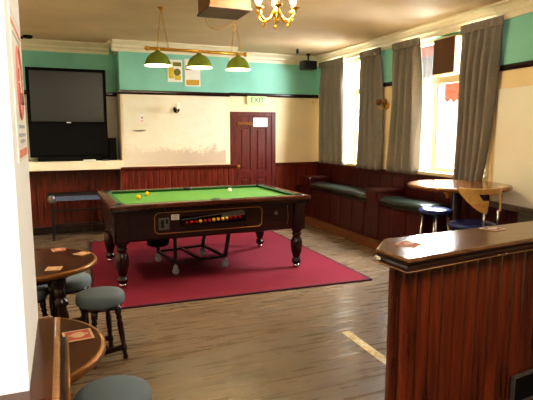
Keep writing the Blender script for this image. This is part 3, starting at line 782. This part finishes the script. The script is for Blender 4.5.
# boxed unit in the upper pane of the wide window
WB = thing('window_unit', 'cream boxed unit with brown grille mounted in the upper window pane', 'window unit', (XR+.15, 5.12, 2.30))
bm = BM(); box(bm, -.17, .16, -.19, .19, 0, .43, .01); obj('casing', bm, 'cream_box', WB)
bm = BM(); box(bm, -.182, -.165, -.185, .185, .005, .425, .004); obj('front_grille', bm, 'brown_grille', WB)
bm = BM(); lathe(bm, [(.02, 0), (.02, .01), (.008, .014)], (-.05, -.19, .24), 12, (0, -1, 0)); obj('dial', bm, 'black', WB)

# grey panel at the foot of the end wall
p = A0+ad*.42+inn*.07
bm = BM(); q0 = A0+ad*.52+inn*.053; q1 = A0+ad*1.4+inn*.053
prism(bm, [q0, q1, q1+inn*.05, q0+inn*.05], .45, .765); o = obj('panel_heater', bm, 'grey_panel', bevel=.01); tag(o, 'dull grey panel against the low wainscot behind the bar', 'panel')

# ------------------------------------------------------------------ high table and stools behind the bar
HT = thing('high_table', 'round high table with honey top between the bar and the windows', 'table', (3.83, 4.12, 0))
bm = BM(); lathe(bm, [(.30, 1.0), (.46, 1.005), (.50, 1.015), (.505, 1.03), (.50, 1.045), (.48, 1.05)], (0, 0, 0), 48); obj('table_top', bm, 'honey', HT)
bm = BM(); lathe(bm, [(.5055, 1.012), (.514, 1.02), (.514, 1.04), (.5055, 1.046)], (0, 0, 0), 48, cap=False); obj('edge_band', bm, 'brass_edge', HT)
bm = BM(); lathe(bm, [(.05, .03), (.045, .5), (.045, .96), (.12, .975), (.14, 1.0)], (0, 0, 0), 20); obj('column', bm, 'mahog_dark', HT)
bm = BM(); lathe(bm, [(.20, 0), (.20, .015), (.1, .04), (.05, .06)], (0, 0, 0), 28); obj('base', bm, 'black', HT)
for a in (-2.6, -2.0, .5, 1.2):
    bm = BM(); lathe(bm, [(.012, .935), (.02, .95), (.016, .965), (.04, .985), (.045, 1.0)], (.34*math.cos(a), .34*math.sin(a), 0), 12); obj('bracket', bm, 'brass', HT)

def bar_stool(label, loc, rz, back=True, zs=.75, r=.215):
    s = thing('bar_stool', label, 'stool', loc, rz)
    bm = BM(); lathe(bm, [(r*.8, zs-.045), (r*.97, zs-.035), (r, zs-.015), (r*.97, zs), (r*.8, zs+.012), (r*.3, zs+.016), (.01, zs+.016)], (0, 0, 0), 32); obj('seat', bm, 'blue_seat', s)
    for i in range(4):
        a = PI/4+i*PI/2; ca, sa = math.cos(a), math.sin(a)
        bm = BM(); tube(bm, [(ca*.13, sa*.13, zs-.04), (ca*.2, sa*.2, 0)], .012, 10); obj('leg', bm, 'chrome', s)
    bm = BM(); tube(bm, [(.172*math.cos(2*PI*i/24), .172*math.sin(2*PI*i/24), .28) for i in range(24)], .009, 8, True); obj('foot_ring', bm, 'chrome', s)
    if back:   # centred on local -Y
        R_ = r+.01
        def pt(th, z): return Vector((R_*math.sin(th), -R_*math.cos(th), z))
        bm = BM(); N = 96; MZ = 40; V = {}
        grid = lambda i, j: V[(i, j)] if (i, j) in V else V.setdefault((i, j), bm.verts.new(pt(math.radians(-72+144*i/N), zs+.12+.225*j/MZ)))
        for i in range(N):
            for j in range(MZ):
                th = -72+144*(i+.5)/N; z = .12+.225*(j+.5)/MZ
                u = min(1, max(0, (-8-th)/64)); low = .12 + .2*u**1.45
                left = th < -6+30*(z-.12) and z > low
                slot = -24 < th < 44 and .245-.045*(th+24)/68-.0 < z < .292 and th > -24+ (z-.245)*0
                band = th > -27 and z > .235 + .02*abs(th)/72
                right = 40+14*(z-.12)/.2 < th < 52+20*(z-.12)/.2 and z > .13
                hole = -6+30*(z-.12) < th < 46 and z < .295
                if (band or left or right) and not (-26+170*(.295-z) < th < 46 and .238 < z < .295) and not (hole and not right and not left):
                    f = bm.faces.new((grid(i, j), grid(i+1, j), grid(i+1, j+1), grid(i, j+1))); f.smooth = True
        o = obj('backrest', bm, 'tan_wood', s); md = o.modifiers.new('t', 'SOLIDIFY'); md.thickness = .014; md.offset = 0
        for th in (-12, 30):
            a = math.radians(th); bm = BM(); tube(bm, [pt(a, zs-.03), pt(a, zs+.15)], .010, 10); obj('back_post', bm, 'chrome', s)
    return s
bar_stool('blue seated bar stool with tan plywood back beside the bar counter', (3.51, 3.57, 0), math.radians(-9))
bar_stool('backless blue bar stool on the far side of the high table', (3.90, 4.53, 0), 0, False, .715, .19)

# ------------------------------------------------------------------ bar counter at right
def inset(poly, d):   # offset a CCW convex-ish polygon outward by d
    n = len(poly); out = []
    for i in range(n):
        p0, p1, p2 = Vector(poly[i-1]), Vector(poly[i]), Vector(poly[(i+1) % n])
        d1 = (p1-p0).normalized(); d2 = (p2-p1).normalized(); n1 = Vector((d1.y, -d1.x)); n2 = Vector((d2.y, -d2.x))
        m_ = (n1+n2); m_ = m_/max(.2, m_.dot(n1)) if m_.length > 1e-6 else n1
        out.append(p1+m_*d)
    return out
TOP = [(1.231, 1.575), (1.75, 1.648), (2.6, 1.745), (3.2, 1.81), (3.2, 2.10), (2.16, 2.01), (1.378, 1.946), (1.222, 1.785)]
area = sum(TOP[i-1][0]*TOP[i][1]-TOP[i][0]*TOP[i-1][1] for i in range(len(TOP)))
if area < 0: TOP = TOP[::-1]
BC = thing('bar_counter', 'wood clad bar counter with polished chamfered top', 'bar counter', (0, 0, 0))
def layers(specs):
    bm = BM(); prev = None
    for d, z in specs:
        ring_ = [bm.verts.new((*p, z)) for p in inset(TOP, d)]
        if prev:
            n = len(ring_)
            for i in range(n): bm.faces.new((prev[i], prev[(i+1) % n], ring_[(i+1) % n], ring_[i]))
        else: bm.faces.new(ring_[::-1])
        prev = ring_
    bm.faces.new(prev); return bm
obj('counter_top', layers([(-.006, 1.084), (0, 1.088), (0, 1.094), (-.006, 1.099), (-.012, 1.100)]), 'bar_top', BC)
obj('moulding', layers([(-.02, 1.045), (.004, 1.046), (.010, 1.05), (.004, 1.056), (-.006, 1.060), (-.012, 1.070), (-.004, 1.08), (-.004, 1.0835)]), 'bar_edge', BC)
bm = BM()   # worn light arris along the lip
pts = [Vector((*p, 1.0515)) for p in inset(TOP, .009)]
tube(bm, pts, .0028, 6, True); obj('worn_edge', bm, 'bar_worn', BC)
bm = BM()
for p in ((1.222, 1.76),): box(bm, p[0]-.003, p[0]+.006, p[1]-.008, p[1]+.008, 1.060, 1.071)
for p in ((1.78, 1.648), (1.83, 1.654)): box(bm, p[0]-.006, p[0]+.006, p[1]-.004, p[1]+.006, 1.049, 1.055)
obj('chips', bm, 'cream_trim', BC)
body = inset(TOP, -.055)
bm = BM(); prism(bm, inset(TOP, -.075), 0, 1.05)
n = len(body)
for i in range(n):
    a, b = Vector(body[i]), Vector(body[(i+1) % n]); L = (b-a).length
    if L < .02: continue
    dd = (b-a).normalized(); o_ = Vector((dd.y, -dd.x)); m_ = max(1, round(L/.082)); w = L/m_
    for j in range(m_):
        p0 = a+dd*(j*w+.002); p1 = a+dd*((j+1)*w-.002)
        prof = []
        for q in range(9):
            t = q/8; prof.append(p0+(p1-p0)*t + o_*(-.016+.018*math.sin(PI*t)**.7))
        prism(bm, [p0-o_*.021, *prof, p1-o_*.021], 0.0, 1.047)
obj('cladding', bm, 'bar_clad', BC)
bm = BM(); prism(bm, inset(TOP, -.049), 0, .1); obj('kick_board', bm, 'mahog_dark', BC)
# socket frame low on the front
VT = thing('wall_socket', 'thin pale framed socket low on the bar front', 'socket', (2.07, 1.745, .28), math.radians(7))
bm = BM()
for x0, x1, z0, z1 in ((-.065, .11, .112, .122), (-.065, .11, -.03, -.02), (-.075, -.065, -.03, .122), (.11, .12, -.03, .122)): box(bm, x0, x1, -.03, -.012, z0, z1)
obj('socket_frame', bm, 'steel', VT)
bm = BM(); box(bm, -.066, .111, -.022, 0, -.022, .114, .004); obj('faceplate', bm, 'black_soft', VT)

# beer mats
def mat_(label, loc, rz, print_='mat_red', s=.047):
    m = thing('beer_mat', label, 'beer mat', loc, rz)
    bm = BM(); box(bm, -s, s, -s, s, 0, .003, .001); obj('card', bm, 'card', m)
    bm = BM(); box(bm, -s*.82, s*.82, -s*.82, s*.82, .0029, .0036); obj('border_print', bm, print_, m)
    bm = BM(); lathe(bm, [(s*.5, .0034), (s*.5, .0042)], (0, 0, 0), 20); box(bm, -s*.7, s*.7, -s*.12, s*.12, .0034, .0046); obj('emblem', bm, 'card', m)
    return m
mat_('beer mat on the left end of the bar counter', (1.41, 1.80, 1.1005), .5)
mat_('beer mat on the bar counter towards the wall', (2.03, 1.93, 1.1005), .2, 'mat_dark')

# ------------------------------------------------------------------ pub tables and low stools on the left
def pub_table(label, loc, rz, leg_off):
    t = thing('pub_table', label, 'table', loc, rz); r = .41
    bm = BM(); lathe(bm, [(r-.05, .685), (r-.008, .688), (r-.004, .70), (r-.004, .715), (r-.012, .72)], (0, 0, 0), 56); obj('table_top', bm, 'table_wood', t)
    bm = BM(); lathe(bm, [(r-.004, .688), (r+.003, .694), (r+.004, .705), (r+.003, .714), (r-.003, .7205), (r-.016, .7208)], (0, 0, 0), 56, cap=False); obj('edge_band', bm, 'brass_edge', t)
    prof = [(.03, 0), (.034, .03), (.024, .06), (.028, .14), (.042, .17), (.042, .2), (.026, .22), (.034, .4), (.036, .55), (.026, .62), (.044, .65), (.044, .69), (.028, .71), (.036, .74), (.036, .8), (.028, .82), (.046, .85), (.046, 1.)]
    for a in (-.95, .80, 3.05):
        bm = BM(); leg_lathe(bm, (.26*math.cos(a), .26*math.sin(a), 0), (.2*math.cos(a), .2*math.sin(a), .685), prof); obj('leg', bm, 'mahog_dark', t)
    bm = BM()
    for a in (-.95, .80, 3.05): beam(bm, (.25*math.cos(a), .25*math.sin(a), .12), (0, 0, .12), .035, .03)
    obj('stretcher', bm, 'mahog_dark', t)
    bm = BM(); lathe(bm, [(.24, .62), (.26, .63), (.26, .686)], (0, 0, 0), 32); obj('apron', bm, 'mahog_dark', t)
    return t
T1 = pub_table('round brown pub table beside the far low stools', (-.22, 3.68, 0), .25, 0)
T2 = dup(T1, (-.28, 2.17, 0), -.05, 'round brown pub table against the capped half wall')
mat_('beer mat at the far rim of the far pub table', (-.06, 3.99, .7215), .2)
mat_('beer mat at the right rim of the far pub table', (.10, 3.80, .7215), .7, 'mat_gold')
mat_('beer mat at the near rim of the far pub table', (-.085, 3.44, .7215), -.2, 'mat_gold')
mat_('beer mat at the near pub table by the pillar', (-.12, 2.47, .7215), .4, 'mat_dark', .055)
mat_('red beer mat in the middle of the near pub table', (.025, 2.24, .7215), .1, 'mat_red', .06)

def low_stool(label, loc, rz):
    s = thing('low_stool', label, 'stool', loc, rz); r = .165
    bm = BM(); lathe(bm, [(r*.9, .405), (r*.99, .415), (r, .44), (r*.99, .462), (r*.93, .477), (r*.75, .486), (r*.3, .49), (.01, .491)], (0, 0, 0), 36); obj('seat', bm, 'stool_fab', s)
    bm = BM(); lathe(bm, [(r*.8, .38), (r*.88, .385), (r*.88, .406)], (0, 0, 0), 28); obj('seat_frame', bm, 'mahog_dark', s)
    prof = [(.016, 0), (.019, .03), (.014, .07), (.016, .14), (.022, .17), (.022, .22), (.014, .25), (.02, .5), (.021, .65), (.014, .72), (.022, .76), (.015, .8), (.022, .85), (.022, 1)]
    F = []
    for i in range(4):
        a = PI/4+i*PI/2; ca, sa = math.cos(a), math.sin(a); F.append(Vector((ca*.155, sa*.155, .085)))
        bm = BM(); leg_lathe(bm, (ca*.165, sa*.165, 0), (ca*.115, sa*.115, .395), prof); obj('leg', bm, 'mahog_dark', s)
    for i in (0, 2):
        bm = BM(); beam(bm, F[i], F[(i+1) % 4], .024, .03); obj('stretcher', bm, 'mahog_dark', s)
    bm = BM(); beam(bm, (F[0]+F[1])/2, (F[2]+F[3])/2, .022, .026); obj('stretcher', bm, 'mahog_dark', s)
    return s
S1 = low_stool('grey upholstered low stool standing clear between the two pub tables', (.20, 3.60, 0), .35)
S2 = dup(S1, (.155, 2.16, 0), .8, 'grey upholstered low stool in front, cut off by the bottom edge')
S3 = dup(S1, (.0, 4.09, 0), .1, 'grey low stool tucked behind the far pub table')
S4 = dup(S1, (-.30, 3.93, 0), .5, 'teal low stool under the far pub table, half hidden by the pillar')
recolor(S4.children[0], 'teal_fab')

# ------------------------------------------------------------------ white pillar and capped half wall
bm = BM(); box(bm, -1.6, -.09, 1.13, 1.60, 1.05, ZC); struct('wall_pillar', bm, 'pillar', 'bright white pillar at the left edge', 'pillar')
HWL = thing('half_wall', 'wood capped half wall under the white pillar', 'half wall', (0, 0, 0))
bm = BM(); box(bm, -1.6, -.045, 1.08, 1.58, 1.025, 1.05, .003); obj('cap_board', bm, 'table_wood', HWL)
bm = BM(); box(bm, -.046, -.030, 1.075, 1.585, 1.02, 1.047, .006); box(bm, -1.6, -.03, 1.06, 1.081, 1.02, 1.047, .006); obj('cap_nosing', bm, 'bar_worn', HWL)
bm = BM(); box(bm, -1.6, -.012, 1.05, 1.555, .965, .995, .008); box(bm, -1.6, -.035, 1.07, 1.56, .99, 1.022, .004); obj('moulding', bm, 'bar_edge', HWL)
bm = BM(); tube(bm, [(-.014, 1.05, .992), (-.014, 1.553, .992)], .005, 8); obj('gilt_edge', bm, 'brass_edge', HWL)
bm = BM(); box(bm, -1.6, -.07, 1.10, 1.55, 0, .97); obj('panel', bm, 'bar_clad', HWL)
# poster on the side of the pillar
PO = thing('wall_poster', 'white warning poster with red ring on the pillar side', 'poster', (-.09, 1.39, 1.55))
bm = BM(); box(bm, 0, .002, -.15, .15, -.02, .32); obj('sheet', bm, 'paper', PO)
bm = BM(); box(bm, .002, .003, -.14, .14, .283, .292); obj('red_border', bm, 'overexposed_red', PO)
bm = BM(); box(bm, .002, .003, -.12, .14, -.012, .006); obj('red_border', bm, 'overexposed_red', PO)
bm = BM(); tube(bm, [(.003, .075*math.cos(2*PI*i/32),   .165+.085*math.sin(2*PI*i/32)) for i in range(32)], .0038, 6, True); obj('red_ring', bm, 'overexposed_red', PO)
bm = BM(); lathe(bm, [(.016, 0), (.016, .002)], (.002, .0, .15), 14, (1, 0, 0)); beam(bm, (.003, -.01, .14), (.003, -.035, .115), .012, .003); beam(bm, (.003, .01, .14), (.003, .035, .115), .012, .003); box(bm, .002, .004, -.008, .008, .17, .2); obj('figure', bm, 'overexposed_figure', PO)
bm = BM()
for z, w in ((.06, .2), (.04, .22), (.025, .16), (.268, .2)): box(bm, .002, .003, -w/2, w/2, z-.004, z+.004)
obj('lettering', bm, 'grey_print', PO)

# ------------------------------------------------------------------ camera and light
F = 505.; YAW = math.radians(22); PIT = math.radians(7.8)
cam = bpy.data.cameras.new('camera'); cam.sensor_width = 36; cam.lens = F*36/533; cam.clip_start = .02
co = bpy.data.objects.new('camera', cam); C.objects.link(co); co.location = (0, 0, 1.6); co.rotation_euler = (PI/2-PIT, 0, -YAW)
bpy.context.scene.camera = co

w = bpy.data.worlds.new('world'); bpy.context.scene.world = w; w.use_nodes = True
bg = w.node_tree.nodes['Background']; bg.inputs[0].default_value = (1, .97, .92, 1); bg.inputs[1].default_value = 2.6
def area(name, loc, rot, sx, sy, e, col, portal=False, spread=None):
    l = bpy.data.lights.new(name, 'AREA'); l.shape = 'RECTANGLE'; l.size = sx; l.size_y = sy; l.energy = e; l.color = col
    if portal: l.cycles.is_portal = True
    if spread: l.spread = spread
    o = bpy.data.objects.new(name, l); C.objects.link(o); o.location = loc; o.rotation_euler = rot; return o
for a, b in WIN:
    area('window_portal', (XR+.24, (a+b)/2, (ZS+ZT)/2), (0, PI/2, 0), ZT-ZS, b-a, 1, (1, 1, 1), True)
    area('window_daylight', (XR+1.0, (a+b)/2, (ZS+ZT)/2+.75), (0, PI/2-.5, 0), 1.6, b-a+.3, 640, (.93, .97, 1))
# added fill lights just under the ceiling
area('bar_fill_light', (.7, -.3, ZC-.03), (.2, 0, 0), 1.4, .9, 60, (1, .93, .80))  # unseen fill from behind the camera for pillar and counter
area('bar_fill_light', (-.5, .1, ZC-.03), (.3, .1, 0), .5, .5, 22, (1, .97, .92))  # extra fill, added to whiten the pillar front
area('room_fill_light', (-1.2, 5.2, ZC-.03), (0, .35, 0), .8, 2.4, 75, (1, .9, .74))  # unseen fill, added to lift the room and the end board
sc = bpy.context.scene
sc.view_settings.view_transform = 'Standard'; sc.view_settings.look = 'Medium High Contrast'; sc.view_settings.exposure = 1.0
sc.cycles.max_bounces = 8; sc.cycles.diffuse_bounces = 4; sc.cycles.sample_clamp_indirect = 4
